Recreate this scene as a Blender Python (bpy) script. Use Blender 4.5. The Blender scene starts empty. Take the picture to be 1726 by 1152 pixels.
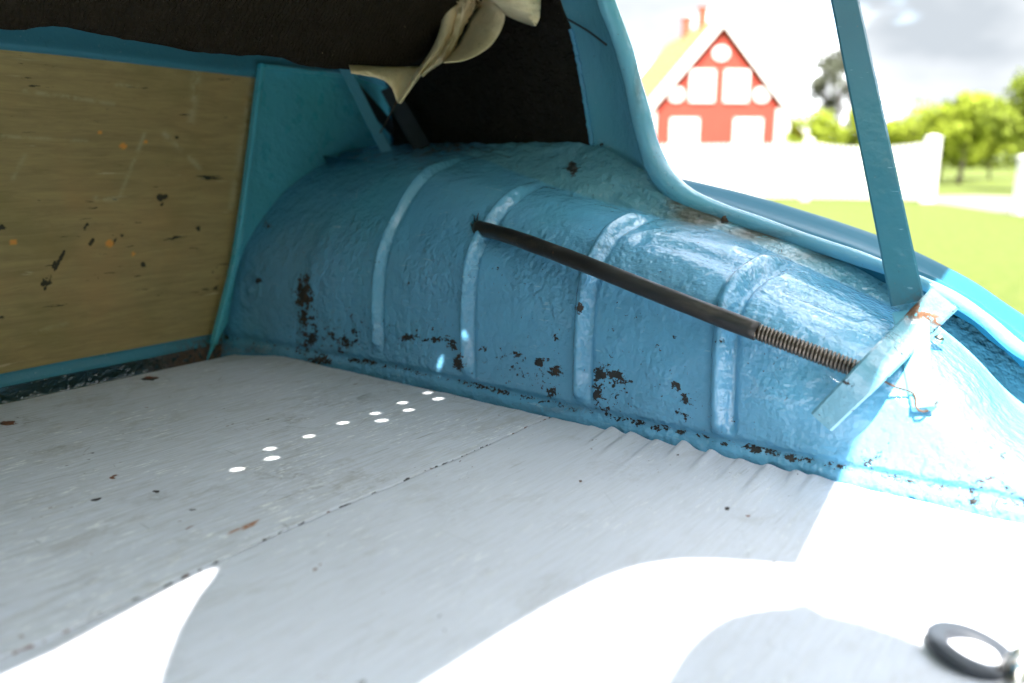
import bpy, bmesh, math, random
from mathutils import Vector, Matrix, noise as mn
from mathutils.bvhtree import BVHTree
random.seed(7)
sc = bpy.context.scene
COL = sc.collection

# ------------------------------------------------------------------ camera
# axes: x across the car (outwards to its right side), y towards the car's front, z up; z=0 is the boot floor
CAM_Z = .36
F_PX, CX, CY = 1400., 863., 576.
PITCH = math.atan(311 / 1400)
YAW = math.atan2(1105, 1434)
cp, sp, ct, st = math.cos(PITCH), math.sin(PITCH), math.cos(YAW), math.sin(YAW)
cam = bpy.data.cameras.new('camera')
cam.sensor_width = 36.; cam.lens = 36 * F_PX / 1726
cam.clip_start = .02; cam.clip_end = 3000
cam.dof.use_dof = True; cam.dof.focus_distance = 1.08; cam.dof.aperture_fstop = 2.5
camo = bpy.data.objects.new('camera', cam); COL.objects.link(camo)
camo.location = (0, 0, CAM_Z)
camo.rotation_euler = Vector((cp * ct, cp * st, -sp)).to_track_quat('-Z', 'Y').to_euler()
sc.camera = camo

# ------------------------------------------------------------------ sky and sun
SUN = Vector((-.55, -.28, 1.))                     # towards the sun
SKY_STRENGTH, SUN_STRENGTH, EXPOSURE = .132, 2.2, 3.62
sun_el = math.atan2(SUN.z, math.hypot(SUN.x, SUN.y))
w = bpy.data.worlds.new('World'); sc.world = w; w.use_nodes = True
nt = w.node_tree; nt.nodes.clear()
def wn(t, **k):
    n = nt.nodes.new(t)
    for a, b in k.items(): setattr(n, a, b)
    return n
sky = wn('ShaderNodeTexSky', sky_type='NISHITA', sun_disc=False)
sky.sun_elevation = sun_el
sky.sun_rotation = math.atan2(SUN.x, SUN.y)
sky.air_density = 1.; sky.dust_density = 1.5
tc = wn('ShaderNodeTexCoord')
mp = wn('ShaderNodeMapping'); mp.inputs['Scale'].default_value = (1, 1, 2.6)
mp.inputs['Location'].default_value = (-4, 3, .3)
nz = wn('ShaderNodeTexNoise'); nz.inputs['Scale'].default_value = 2.6; nz.inputs['Detail'].default_value = 6
nz2 = wn('ShaderNodeTexNoise'); nz2.inputs['Scale'].default_value = 3.0; nz2.inputs['Detail'].default_value = 5
cover = wn('ShaderNodeValToRGB'); cover.color_ramp.elements[0].position = .26; cover.color_ramp.elements[1].position = .44
tone = wn('ShaderNodeValToRGB')
tone.color_ramp.elements[0].position = .36; tone.color_ramp.elements[0].color = (.42, .46, .50, 1)
tone.color_ramp.elements[1].position = .56; tone.color_ramp.elements[1].color = (4.0, 4.1, 4.25, 1)
te = tone.color_ramp.elements.new(.50); te.color = (.66, .69, .72, 1)
mixn = wn('ShaderNodeMix', data_type='RGBA')
bg = wn('ShaderNodeBackground'); bg.inputs['Strength'].default_value = SKY_STRENGTH
wo = wn('ShaderNodeOutputWorld')
L = nt.links.new
L(tc.outputs['Generated'], mp.inputs['Vector'])
L(mp.outputs['Vector'], nz.inputs['Vector']); L(mp.outputs['Vector'], nz2.inputs['Vector'])
L(nz.outputs['Fac'], cover.inputs['Fac']); L(nz2.outputs['Fac'], tone.inputs['Fac'])
L(cover.outputs['Color'], mixn.inputs[0]); L(sky.outputs['Color'], mixn.inputs[6]); L(tone.outputs['Color'], mixn.inputs[7])
L(mixn.outputs[2], bg.inputs['Color']); L(bg.outputs[0], wo.inputs['Surface'])

sl = bpy.data.lights.new('sun', 'SUN'); sl.energy = SUN_STRENGTH; sl.angle = math.radians(.53); sl.color = (1, .95, .88)
so = bpy.data.objects.new('sun', sl); COL.objects.link(so)
so.rotation_euler = SUN.to_track_quat('Z', 'Y').to_euler()

vs = sc.view_settings
vs.view_transform = 'Standard'; vs.look = 'None'; vs.gamma = 1.; vs.use_curve_mapping = False; vs.exposure = EXPOSURE
sc.cycles.use_denoising = True
sc.cycles.max_bounces = 10; sc.cycles.diffuse_bounces = 6
sc.cycles.sample_clamp_indirect = 8

# ------------------------------------------------------------------ measuring helpers
def ray(px, py):
    u, v = px - CX, py - CY
    fw = F_PX * cp - v * sp; dn = F_PX * sp + v * cp
    return Vector((fw * ct + u * st, fw * st - u * ct, -dn))
EYE = Vector((0, 0, CAM_Z))
def P(px, py, ax, val):
    r = ray(px, py); i = 'xyz'.index(ax)
    return EYE + r * ((val - EYE[i]) / r[i])
def W(px, py, dist):                                # a point at that horizontal distance ahead
    r = ray(px, py)
    return EYE + r * (dist / math.hypot(r.x, r.y))
def proj(p):
    d = p - EYE
    fw = d.x * ct + d.y * st; u = d.x * st - d.y * ct
    z = fw * cp - d.z * sp; v = -fw * sp - d.z * cp
    return CX + F_PX * u / z, CY + F_PX * v / z
def catmull(keys, t):
    """keys: sorted list of (t, tuple)"""
    n = len(keys)
    if t <= keys[0][0]: return keys[0][1]
    if t >= keys[-1][0]: return keys[-1][1]
    i = max(k for k in range(n - 1) if keys[k][0] <= t)
    t0, a = keys[i]; t1, b = keys[i + 1]
    def tan(j):
        lo, hi = max(0, j - 1), min(n - 1, j + 1)
        return [(q - p) / (keys[hi][0] - keys[lo][0]) for p, q in zip(keys[lo][1], keys[hi][1])]
    h = t1 - t0; s = (t - t0) / h
    ma, mb = tan(i), tan(i + 1)
    h00 = 2*s**3 - 3*s*s + 1; h10 = s**3 - 2*s*s + s; h01 = -2*s**3 + 3*s*s; h11 = s**3 - s*s
    return tuple(h00*p + h10*h*m + h01*q + h11*h*n_ for p, m, q, n_ in zip(a, ma, b, mb))
def resample(pts, n):
    pts = [Vector(p) for p in pts]
    d = [0.]
    for a, b in zip(pts, pts[1:]): d.append(d[-1] + max((b - a).length, 1e-6))
    keys = [(q, tuple(p)) for q, p in zip(d, pts)]
    return [Vector(catmull(keys, d[-1] * k / (n - 1))) for k in range(n)]
def sstep(a, b, x):
    t = min(1, max(0, (x - a) / (b - a))); return t * t * (3 - 2 * t)

# ------------------------------------------------------------------ material helpers
class M:
    def __init__(s, name):
        s.m = bpy.data.materials.new(name); s.m.use_nodes = True
        s.nt = s.m.node_tree; s.b = s.nt.nodes['Principled BSDF']
    def n(s, t, **k):
        nd = s.nt.nodes.new(t)
        for a, b in k.items(): setattr(nd, a, b)
        return nd
    def put(s, sock, v):
        if hasattr(v, 'links'): s.nt.links.new(v, sock)
        elif isinstance(v, (tuple, list)) and sock.type == 'RGBA' and len(v) == 3: sock.default_value = (*v, 1)
        else: sock.default_value = v
    def coord(s, scale=(1, 1, 1), rot=(0, 0, 0), kind='Object'):
        t = s.n('ShaderNodeTexCoord'); m = s.n('ShaderNodeMapping')
        m.inputs['Scale'].default_value = scale; m.inputs['Rotation'].default_value = rot
        s.nt.links.new(t.outputs[kind], m.inputs['Vector']); return m.outputs['Vector']
    def noise(s, scale, detail=3, rough=.5, vec=None, dist=0.):
        n = s.n('ShaderNodeTexNoise')
        n.inputs['Scale'].default_value = scale; n.inputs['Detail'].default_value = detail
        n.inputs['Roughness'].default_value = rough; n.inputs['Distortion'].default_value = dist
        s.nt.links.new(vec if vec is not None else s.coord(), n.inputs['Vector']); return n.outputs['Fac']
    def voro(s, scale, vec=None, feature='F1', out='Distance', rnd=1.):
        n = s.n('ShaderNodeTexVoronoi', feature=feature); n.inputs['Scale'].default_value = scale
        n.inputs['Randomness'].default_value = rnd
        s.nt.links.new(vec if vec is not None else s.coord(), n.inputs['Vector']); return n.outputs[out]
    def math(s, op, a, b=0., c=0.):
        n = s.n('ShaderNodeMath', operation=op)
        for i, v in enumerate((a, b, c)): s.put(n.inputs[i], v)
        return n.outputs[0]
    def range(s, v, a, b, c=0., d=1.):
        n = s.n('ShaderNodeMapRange'); n.interpolation_type = 'SMOOTHSTEP'
        for i, x in enumerate((v, a, b, c, d)): s.put(n.inputs[i], x)
        return n.outputs[0]
    def mix(s, f, a, b, mode='MIX'):
        n = s.n('ShaderNodeMix', data_type='RGBA', blend_type=mode)
        s.put(n.inputs[0], f); s.put(n.inputs[6], a); s.put(n.inputs[7], b); return n.outputs[2]
    def attr(s, name):
        n = s.n('ShaderNodeAttribute'); n.attribute_name = name; return n.outputs['Fac']
    def bump(s, h, strength=.3, dist=.002, prev=None):
        n = s.n('ShaderNodeBump'); n.inputs['Strength'].default_value = strength; n.inputs['Distance'].default_value = dist
        s.put(n.inputs['Height'], h)
        if prev is not None: s.nt.links.new(prev, n.inputs['Normal'])
        return n.outputs[0]
    def set(s, color=None, rough=None, metal=None, normal=None, spec=None, coat=None, sheen=None, **k):
        B = s.b.inputs
        if color is not None: s.put(B['Base Color'], color)
        if rough is not None: s.put(B['Roughness'], rough)
        if metal is not None: s.put(B['Metallic'], metal)
        if normal is not None: s.put(B['Normal'], normal)
        if spec is not None: s.put(B['Specular IOR Level'], spec)
        if coat is not None: s.put(B['Coat Weight'], coat)
        if sheen is not None: s.put(B['Sheen Weight'], sheen)
        return s.m

def blue_paint(name, lumps=1., base=(.125, .36, .57), speck=1., dull=0.):
    m = M(name)
    v = m.coord()
    col = m.mix(m.noise(9, 4, .6, v), tuple(.86 * c for c in base), tuple(1.12 * c for c in base))
    col = m.mix(m.range(m.noise(3.2, 3, .5, v), .45, .7), col, (base[0] * .9, base[1] * 1.08, base[2] * 1.0))
    col = m.mix(m.attr('tone'), col, m.mix(m.noise(12, 4, .6, v), (.115, .32, .42), (.15, .39, .50)))
    # worn patches with the metal and old primer showing
    chip = m.attr('chip')
    fine = m.math('ADD', m.math('MULTIPLY', m.noise(95, 3, .55, m.coord((1, .7, 1.0)), .4), .5), m.math('MULTIPLY', m.noise(270, 5, .65, m.coord((1, .8, 1.0)), .3), .5))
    thr = m.math('SUBTRACT', .70, m.math('MULTIPLY', chip, .30))
    hole = m.range(m.math('SUBTRACT', fine, thr), -.008, .012)
    tiny = m.math('MULTIPLY', m.range(m.noise(210, 2, .5, v), .70, .73), m.range(m.noise(14, 2, .5, v), .47, .62))
    hole = m.math('MAXIMUM', hole, m.math('MULTIPLY', tiny, .9 * speck))
    # hairline cracks
    crk = m.math('MULTIPLY', m.range(m.voro(34, m.coord((1, .6, 1)), 'DISTANCE_TO_EDGE'), .0, .012, 1, 0), m.range(m.noise(11, 3, .6, v), .6, .7))
    hole = m.math('MAXIMUM', hole, m.math('MULTIPLY', crk, m.math('ADD', .25, m.attr('crack'))))
    rust = m.mix(m.range(m.noise(60, 3, .5, v), .52, .68), (.010, .010, .011), (.038, .017, .010))
    wear = m.math('MULTIPLY', m.attr('wear'), m.range(m.noise(60, 4, .7, m.coord((1, .22, 1.6))), .30, .46))
    col = m.mix(wear, col, m.mix(m.noise(90, 3, .6, m.coord((1, .2, 2))), (.030, .040, .038), (.135, .14, .115)))
    rm = m.math('MULTIPLY', m.attr('rust'), m.range(m.noise(130, 4, .65, v), .40, .50))
    col = m.mix(rm, col, m.mix(m.noise(160, 3, .6, v), (.045, .018, .010), (.20, .085, .035)))
    col = m.mix(hole, col, rust)
    scuff = m.math('MULTIPLY', m.range(m.noise(120, 3, .6, m.coord((1, .18, 1.))), .66, .74), .35)
    col = m.mix(scuff, col, (.36, .56, .68))
    bad = m.math('MAXIMUM', hole, m.math('MULTIPLY', m.math('MAXIMUM', wear, rm), .8))
    rough = m.math('MULTIPLY_ADD', bad, .45, m.range(m.noise(25, 3, .5, v), .3, .7, .10 + dull, .26 + dull))
    lump = m.attr('lump')
    h1 = m.noise(58, 1, .4, v, .1)
    h2 = m.noise(150, 1.2, .45, v, .1)
    calm = m.range(m.noise(5.5, 3, .6, v), .36, .60, .45, 1.35)
    h1 = m.math('MULTIPLY', h1, calm); h2 = m.math('MULTIPLY', h2, calm)
    n = m.bump(h1, .9 * lumps, .0050)
    n = m.bump(h2, 1. * lumps, .0026, n)
    n = m.bump(m.math('MULTIPLY', m.noise(70, 4, .6, v, 1.2), lump), .7, .007, n)
    n = m.bump(m.math('SUBTRACT', 1., hole), .8, .0007, n)
    return m.set(col, rough, normal=n, spec=.6 - dull, coat=max(0., .35 - 2 * dull))

MAT = {}
MAT['blue'] = blue_paint('old_blue_paint')
MAT['blue_smooth'] = blue_paint('smooth_blue_paint', .28, (.145, .39, .545), .5)
MAT['teal'] = blue_paint('teal_blue_paint', .5, (.11, .50, .65), 1., .15)
MAT['blue_pale'] = blue_paint('pale_blue_paint', .8, (.145, .33, .44), 1.)
MAT['blue_head'] = blue_paint('header_blue_paint', .2, (.065, .25, .36), .3, .28)
MAT['blue_shaded'] = blue_paint('shaded_blue_paint', .2, (.05, .165, .245), .4)  # same blue paint, darkened to put the strut's shade into its colour

def grey_floor(name, dirty):
    m = M(name); v = m.coord()
    streak = m.noise(7, 7, .75, m.coord((2.2, 30, 1)))
    streak2 = m.noise(5, 5, .75, m.coord((3, 90, 1), (0, 0, .12)))
    col = m.mix(m.noise(5, 5, .6, v), (.52, .545, .62), (.625, .645, .71))
    col = m.mix(m.math('MULTIPLY', m.range(streak, .42, .62), .05 + .6 * dirty), col, (.44, .445, .455))
    col = m.mix(m.math('MULTIPLY', m.range(streak2, .54, .66), .6 * dirty), col, (.78, .79, .80))
    # white scrapes in broken tracks
    trk = m.math('MULTIPLY', m.range(m.noise(40, 4, .7, m.coord((1, 4.5, 1), (0, 0, .3))), .575, .635), m.range(m.noise(7, 3, .5, v), .44, .58))
    col = m.mix(m.math('MULTIPLY', trk, .85 * dirty), col, (.82, .83, .83))
    for rot_, sc_, lo, k_ in ((.35, (1.5, 38, 1), .655, .8), (-.5, (1.3, 42, 1), .665, .8), (1.2, (1.4, 40, 1), .672, .7)):
        ln = m.math('MULTIPLY', m.range(m.noise(5.5, 3, .55, m.coord(sc_, (0, 0, rot_)), .15), lo, lo + .03), m.range(m.noise(4.3 + rot_, 3, .6, v), .46, .58))
        col = m.mix(m.math('MULTIPLY', ln, k_ * (.25 + .75 * dirty)), col, (.30, .295, .29))
    rub = m.math('MULTIPLY', m.range(m.noise(9, 6, .75, m.coord((1, 2.2, 1), (0, 0, .2)), .6), .52, .68), .6 * (.3 + .7 * dirty))
    col = m.mix(rub, col, (.40, .395, .395))
    # brown grime
    gr = m.math('MULTIPLY', m.range(m.noise(6, 5, .65, v), .53, .75), m.range(m.noise(120, 4, .7, v), .42, .6))
    col = m.mix(m.math('MULTIPLY', gr, .55 * dirty), col, (.17, .145, .12))
    sc1 = m.math('MULTIPLY', m.range(m.voro(7, m.coord((1, 2.6, 1), (0, 0, .5)), 'DISTANCE_TO_EDGE'), 0, .006, 1, 0), m.range(m.noise(13, 3, .6, v), .50, .6))
    col = m.mix(m.math('MULTIPLY', sc1, .5 * dirty), col, (.15, .15, .16))
    chip = m.math('MULTIPLY', m.range(m.noise(75, 3, .55, m.coord((.8, 1.3, 1))), .705 - .01 * dirty, .73), m.range(m.noise(17, 2, .5, v), .48, .58))
    att = m.range(m.math('SUBTRACT', m.noise(80, 4, .6, v, .3), m.math('SUBTRACT', .85, m.math('MULTIPLY', m.attr('chip'), .5))), -.01, .02)
    chip = m.math('MAXIMUM', m.math('MULTIPLY', chip, .9), att)
    col = m.mix(chip, col, m.mix(m.range(m.noise(23, 2, .5, v), .45, .55), (.045, .04, .04), (.17, .065, .035)))
    lines = m.attr('scratch')
    col = m.mix(m.math('MULTIPLY', lines, m.range(m.noise(90, 3, .6, v), .3, .5)), col, (.33, .16, .09))
    rough = m.range(m.noise(20, 4, .6, v), .3, .7, .58, .74)
    n = m.bump(streak, .35 * dirty, .0015)
    n = m.bump(m.noise(30, 4, .6, v), .25, .0018, n)
    n = m.bump(m.math('SUBTRACT', 1., m.math('MAXIMUM', chip, trk)), .5, .0006, n)
    return m.set(col, rough, normal=n, spec=.12)
MAT['floor_front'] = grey_floor('worn_grey_board_paint', 1.)
MAT['floor_rear'] = grey_floor('grey_sheet_paint', .42)

def wood():
    m = M('stained_plywood'); v = m.coord()
    g = m.noise(5, 7, .72, m.coord((1.8, 1, 17)), .8)
    g2 = m.noise(16, 5, .7, m.coord((1.0, 1, 22)), .3)
    col = m.mix(m.range(g, .3, .7), (.40, .275, .118), (.55, .385, .17))
    col = m.mix(m.math('MULTIPLY', m.range(g2, .55, .75), .28), col, (.17, .11, .04))
    col = m.mix(m.math('MULTIPLY', m.range(m.noise(3.2, 4, .6, v), .48, .66), .55), col, (.60, .34, .14))
    col = m.mix(m.math('MULTIPLY', m.range(m.noise(4.1, 4, .6, m.coord((1, 1, 1.4))), .5, .7), .5), col, (.31, .235, .085))
    # pale scratches and dark smears in different directions
    for rot, sc_, c, lo, hi, k in ((.55, (2, 1, 26), (.75, .62, .38), .655, .70, .8), (-.9, (2, 1, 24), (.74, .56, .33), .675, .715, .7),
                            (-.35, (5, 1, 30), (.018, .018, .018), .655, .69, .95), (0., (3.2, 1, 30), (.02, .02, .02), .665, .70, .95)):
        s_ = m.range(m.noise(3.2, 4, .62, m.coord(sc_, (0, rot, 0)), .2), lo, hi)
        s_ = m.math('MULTIPLY', s_, m.range(m.noise(6.5 + rot, 2, .5, v), .46, .58))
        col = m.mix(m.math('MULTIPLY', s_, k), col, c)
    dots = m.math('MULTIPLY', m.range(m.noise(70, 2, .5, m.coord((.7, 1, 1.4))), .71, .82), .8)
    col = m.mix(dots, col, (.022, .026, .026))
    att = m.range(m.math('SUBTRACT', m.noise(45, 4, .6, m.coord((1, 1, 1), (0, .6, 0)), .5), m.math('SUBTRACT', .85, m.math('MULTIPLY', m.attr('chip'), .46))), -.04, .06)
    col = m.mix(m.math('MULTIPLY', att, .9), col, (.016, .017, .017))
    col = m.mix(m.attr('rust'), col, (.95, .40, .09))
    col = m.mix(m.math('MINIMUM', m.math('MULTIPLY', m.math('MULTIPLY', m.attr('wear'), .42), m.range(m.noise(55, 4, .7, v), .38, .58)), .6), col, (.66, .56, .33))
    n = m.bump(g2, .3, .001)
    return m.set(col, m.range(g, .3, .7, .5, .68), normal=n, spec=.35)
MAT['wood'] = wood()

def felt(name, c):
    m = M(name); v = m.coord()
    w1 = m.n('ShaderNodeTexWave', wave_type='BANDS', bands_direction='X'); w1.inputs['Scale'].default_value = 38; w1.inputs['Distortion'].default_value = 9; w1.inputs['Detail'].default_value = 3; w1.inputs['Detail Scale'].default_value = 2.5
    m.nt.links.new(m.coord((1, .55, .8)), w1.inputs['Vector'])
    f = m.noise(420, 3, .7, m.coord((1, .5, .5)))
    col = m.mix(m.noise(30, 4, .7, v), tuple(.55 * q for q in c), tuple(1.5 * q for q in c))
    col = m.mix(m.range(f, .62, .74), col, tuple(3.2 * q for q in c))
    lint = m.math('MULTIPLY', m.range(m.noise(260, 2, .5, v), .765, .785), m.range(m.noise(20, 2, .5, v), .45, .55))
    col = m.mix(lint, col, (.30, .23, .13))
    n = m.bump(w1.outputs['Fac'], .8, .0035)
    n = m.bump(f, .8, .0018, n)
    return m.set(col, .95, normal=n, spec=.08)
MAT['felt'] = felt('black_ribbed_felt', (.024, .0175, .0125))
MAT['felt_side'] = felt('black_lining_felt', (.019, .016, .014))

def canvas():
    m = M('old_beige_canvas'); v = m.coord()
    col = m.mix(m.noise(28, 5, .65, v), (.66, .48, .28), (.88, .73, .51))
    col = m.mix(m.math('MULTIPLY', m.range(m.noise(60, 4, .7, v), .56, .72), .5), col, (.30, .20, .11))
    weave = m.noise(520, 1, .5, m.coord((1, 1, .3)))
    n = m.bump(weave, .55, .0012)
    n = m.bump(m.noise(70, 3, .5, v), .5, .004, n)
    return m.set(col, .9, normal=n, spec=.15)
MAT['canvas'] = canvas()
def simple(name, c, rough=.6, metal=0., var=.25, scale=30, bump=.2, bd=.001, spec=.5):
    m = M(name); v = m.coord()
    f = m.noise(scale, 5, .6, v)
    col = m.mix(f, tuple(q * (1 - var) for q in c), tuple(q * (1 + var) for q in c))
    return m.set(col, rough, metal, m.bump(m.noise(scale * 3, 4, .6, v), bump, bd), spec)
def rubber():
    m = M('dusty_black_rubber'); v = m.coord()
    col = m.mix(m.range(m.noise(36, 5, .7, m.coord((1, .3, 1))), .45, .72), (.014, .013, .014), (.050, .040, .034))
    col = m.mix(m.range(m.noise(120, 3, .6, v), .68, .74), col, (.11, .05, .03))
    return m.set(col, m.range(m.noise(30, 3, .5, v), .3, .7, .30, .5), normal=m.bump(m.noise(160, 3, .6, v), .3, .001), spec=.5)
MAT['rubber'] = rubber()
MAT['blue_body'] = simple('outer_blue_paint', (.020, .125, .19), .5, 0., .06, 5, .02, .001, .06)
MAT['spring'] = simple('oiled_spring_steel', (.17, .145, .125), .38, .85, .5, 80)
MAT['ring'] = simple('grey_black_rubber', (.030, .036, .046), .6, 0., .15, 60)
MAT['steel'] = simple('rusty_steel', (.10, .065, .045), .6, .5, .6, 120)
MAT['chrome'] = simple('worn_chrome', (.62, .60, .56), .22, 1., .2, 60)
MAT['gutter'] = blue_paint('dirty_gutter_paint', .6, (.018, .040, .055), 1.)
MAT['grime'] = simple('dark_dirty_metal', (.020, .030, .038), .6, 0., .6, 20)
MAT['under'] = simple('lid_inner_primer', (.66, .64, .60), .4, 0., .15, 12)

# background materials
def grass():
    m = M('mown_grass'); v = m.coord()
    col = m.mix(m.noise(.35, 5, .6, v), (.056, .082, .013), (.078, .104, .020))
    col = m.mix(m.range(m.noise(9, 4, .7, v), .4, .65), col, (.092, .110, .024))
    return m.set(col, .9, normal=m.bump(m.noise(14, 4, .7, v), .8, .05), spec=.15)
MAT['grass'] = grass()
MAT['gravel'] = simple('pale_gravel', (.13, .118, .105), .9, 0, .2, 6, .5, .02)
MAT['white'] = simple('white_wood_paint', (.52, .52, .51), .55, 0, .04, 6, .1, .003)
MAT['redwood'] = simple('falu_red_boards', (.27, .030, .016), .8, 0, .15, 3, .3, .01)
MAT['tile'] = simple('orange_roof_tile', (.30, .10, .025), .75, 0, .2, 4, .4, .03)
MAT['brick'] = simple('red_chimney_brick', (.26, .06, .028), .85, 0, .2, 8, .4, .02)
MAT['bark'] = simple('dark_bark', (.07, .055, .04), .9, 0, .3, 8, .6, .03)
MAT['glass'] = simple('window_glass', (.30, .31, .33), .12, 0, .05, 2, 0, .001)
def leaf(name, c):
    m = M(name)
    r = m.n('ShaderNodeNewGeometry').outputs['Random Per Island']
    col = m.mix(r, tuple(q * .6 for q in c), tuple(q * 1.5 for q in c))
    m.set(col, .7, spec=.25)
    t = m.n('ShaderNodeBsdfTranslucent'); m.put(t.inputs['Color'], col)
    mx = m.n('ShaderNodeMixShader'); mx.inputs[0].default_value = .35
    out = m.nt.nodes['Material Output']
    m.nt.links.new(m.b.outputs[0], mx.inputs[1]); m.nt.links.new(t.outputs[0], mx.inputs[2]); m.nt.links.new(mx.outputs[0], out.inputs[0])
    return m.m
MAT['leaf_lime'] = leaf('spring_leaves', (.22, .27, .022))
MAT['leaf_green'] = leaf('green_leaves', (.16, .205, .02))
MAT['leaf_grey'] = leaf('greyish_leaves', (.085, .095, .065))

# ------------------------------------------------------------------ mesh helpers
def tag(o, label=None, cat=None, group=None, kind=None):
    for k, v in (('label', label), ('category', cat), ('group', group), ('kind', kind)):
        if v: o[k] = v
    return o
def empty(name, loc, **k):
    o = bpy.data.objects.new(name, None); COL.objects.link(o); o.location = loc; o.empty_display_size = .1
    return tag(o, **k)
def place(o, parent):
    """child meshes carry world coordinates; take the parents' offsets off"""
    if parent is None: return
    o.parent = parent
    off = Vector(); p = parent
    while p is not None: off += p.location; p = p.parent
    o.location = -off
def obj(name, verts, faces, m, parent=None, smooth=True, **k):
    me = bpy.data.meshes.new(name); me.from_pydata([tuple(v) for v in verts], [], faces); me.update()
    me.materials.append(m if not isinstance(m, str) else MAT[m])
    if smooth: me.polygons.foreach_set('use_smooth', [True] * len(me.polygons))
    o = bpy.data.objects.new(name, me); COL.objects.link(o); place(o, parent)
    return tag(o, **k)
def bmobj(name, bm, m, parent=None, smooth=False, **k):
    me = bpy.data.meshes.new(name); bm.normal_update(); bm.to_mesh(me); bm.free()
    me.materials.append(MAT[m])
    if smooth: me.polygons.foreach_set('use_smooth', [True] * len(me.polygons))
    o = bpy.data.objects.new(name, me); COL.objects.link(o); place(o, parent)
    return tag(o, **k)
def grid(name, rows, m, parent=None, close=False, thick=0., **k):
    """rows: list of equal-length lists of points"""
    nu, nv = len(rows), len(rows[0])
    v = [p for r in rows for p in r]
    f = []
    for i in range(nu - 1):
        for j in range(nv - 1 if not close else nv):
            j2 = (j + 1) % nv
            f.append((i * nv + j, i * nv + j2, (i + 1) * nv + j2, (i + 1) * nv + j))
    o = obj(name, v, f, m, parent, **k)
    if thick:
        s = o.modifiers.new('thickness', 'SOLIDIFY'); s.thickness = thick; s.offset = 0
    return o
def set_attr(o, name, fn):
    a = o.data.attributes.new(name, 'FLOAT', 'POINT')
    a.data.foreach_set('value', [fn(v.co) for v in o.data.vertices])
def blobs_fn(lst):
    def fn(co):
        x, y = proj(co); s = 0.
        for (bx, by, rx, ry, k) in lst:
            d = ((x - bx) / rx) ** 2 + ((y - by) / ry) ** 2
            if d < 4: s = max(s, k * math.exp(-d))
        return s
    return fn
def tube_rows(path, rad, n=14, cap=True):
    path = [Vector(p) for p in path]; rows = []
    up = Vector((0, 0, 1)); prev = None
    for i, p in enumerate(path):
        t = (path[min(i + 1, len(path) - 1)] - path[max(i - 1, 0)]).normalized()
        a = (prev - t * prev.dot(t)).normalized() if prev is not None else t.cross(up).normalized()
        if a.length < 1e-6: a = t.cross(Vector((1, 0, 0))).normalized()
        prev = a; b = t.cross(a)
        r = rad[i] if isinstance(rad, (list, tuple)) else rad
        rows.append([p + (a * math.cos(q * 2 * math.pi / n) + b * math.sin(q * 2 * math.pi / n)) * r for q in range(n)])
    if cap:
        rows.insert(0, [Vector(path[0])] * n); rows.append([Vector(path[-1])] * n)
    return rows
def tube(name, path, rad, m, parent=None, n=14, **k):
    return grid(name, tube_rows(path, rad, n), m, parent, close=True, **k)
def box_bm(bm, lo, hi, mat=None, bev=0.):
    vs_ = [bm.verts.new((x, y, z)) for x in (lo[0], hi[0]) for y in (lo[1], hi[1]) for z in (lo[2], hi[2])]
    fs = [(0, 1, 3, 2), (4, 6, 7, 5), (0, 4, 5, 1), (2, 3, 7, 6), (0, 2, 6, 4), (1, 5, 7, 3)]
    ff = [bm.faces.new([vs_[i] for i in f]) for f in fs]
    if bev:
        bmesh.ops.bevel(bm, geom=list({e for f in ff for e in f.edges}), offset=bev, segments=2, affect='EDGES')
    return bm
def slab(name, poly, n, thick, m, parent=None, bev=0., **k):
    """a flat plate: polygon points (3D, planar) pushed by thick along n"""
    bm = bmesh.new(); n = Vector(n).normalized()
    a = [bm.verts.new(Vector(p)) for p in poly]; b = [bm.verts.new(Vector(p) + n * thick) for p in poly]
    bm.faces.new(a); bm.faces.new(b[::-1])
    for i in range(len(a)):
        j = (i + 1) % len(a); bm.faces.new((a[j], a[i], b[i], b[j]))
    bmesh.ops.recalc_face_normals(bm, faces=bm.faces)
    if bev: bmesh.ops.bevel(bm, geom=list(bm.edges), offset=bev, segments=2, affect='EDGES')
    return bmobj(name, bm, m, parent, **k)
def bar(name, path, width, thick, side, m, parent=None, sub=10, **k):
    """a flat strip that follows path; side gives the direction of its width at each node"""
    pts = resample(path, sub) if len(path) > 2 else [Vector(path[0]).lerp(Vector(path[-1]), i / (sub - 1)) for i in range(sub)]
    rows = []
    for i, p in enumerate(pts):
        t = (pts[min(i + 1, sub - 1)] - pts[max(i - 1, 0)]).normalized()
        s_ = Vector(side); s_ = (s_ - t * s_.dot(t)).normalized(); n = t.cross(s_)
        wd = width if not isinstance(width, (tuple, list)) else width[0] + (width[1] - width[0]) * i / (sub - 1)
        a, b = wd / 2, thick / 2; c = min(a, b) * .45
        rows.append([p + s_ * x + n * y for x, y in ((-a + c, -b), (a - c, -b), (a, -b + c), (a, b - c), (a - c, b), (-a + c, b), (-a, b - c), (-a, -b + c))])
    rows.insert(0, [pts[0]] * 8); rows.append([pts[-1]] * 8)
    o = grid(name, rows, m, parent, close=True, smooth=False, **k); return o

# =================================================================== THE SETTING
GZ = -.65
bm = bmesh.new()
bmesh.ops.create_grid(bm, x_segments=40, y_segments=40, size=900)
bmesh.ops.translate(bm, verts=bm.verts, vec=(0, 0, GZ))
bmobj('ground', bm, 'grass', kind='structure')
def G(px, dist, z=GZ):
    p = W(px, 400, dist); return Vector((p.x, p.y, z))
path_pts = [G(1556, 21.4), G(1600, 20.2), G(1726, 17.0), G(2000, 13), G(2100, 16), G(1800, 23.5), G(1726, 25.5), G(1640, 25.8), G(1560, 25)]
obj('path', [p + Vector((0, 0, .006)) for p in path_pts], [tuple(range(len(path_pts)))], 'gravel', kind='structure')

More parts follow.
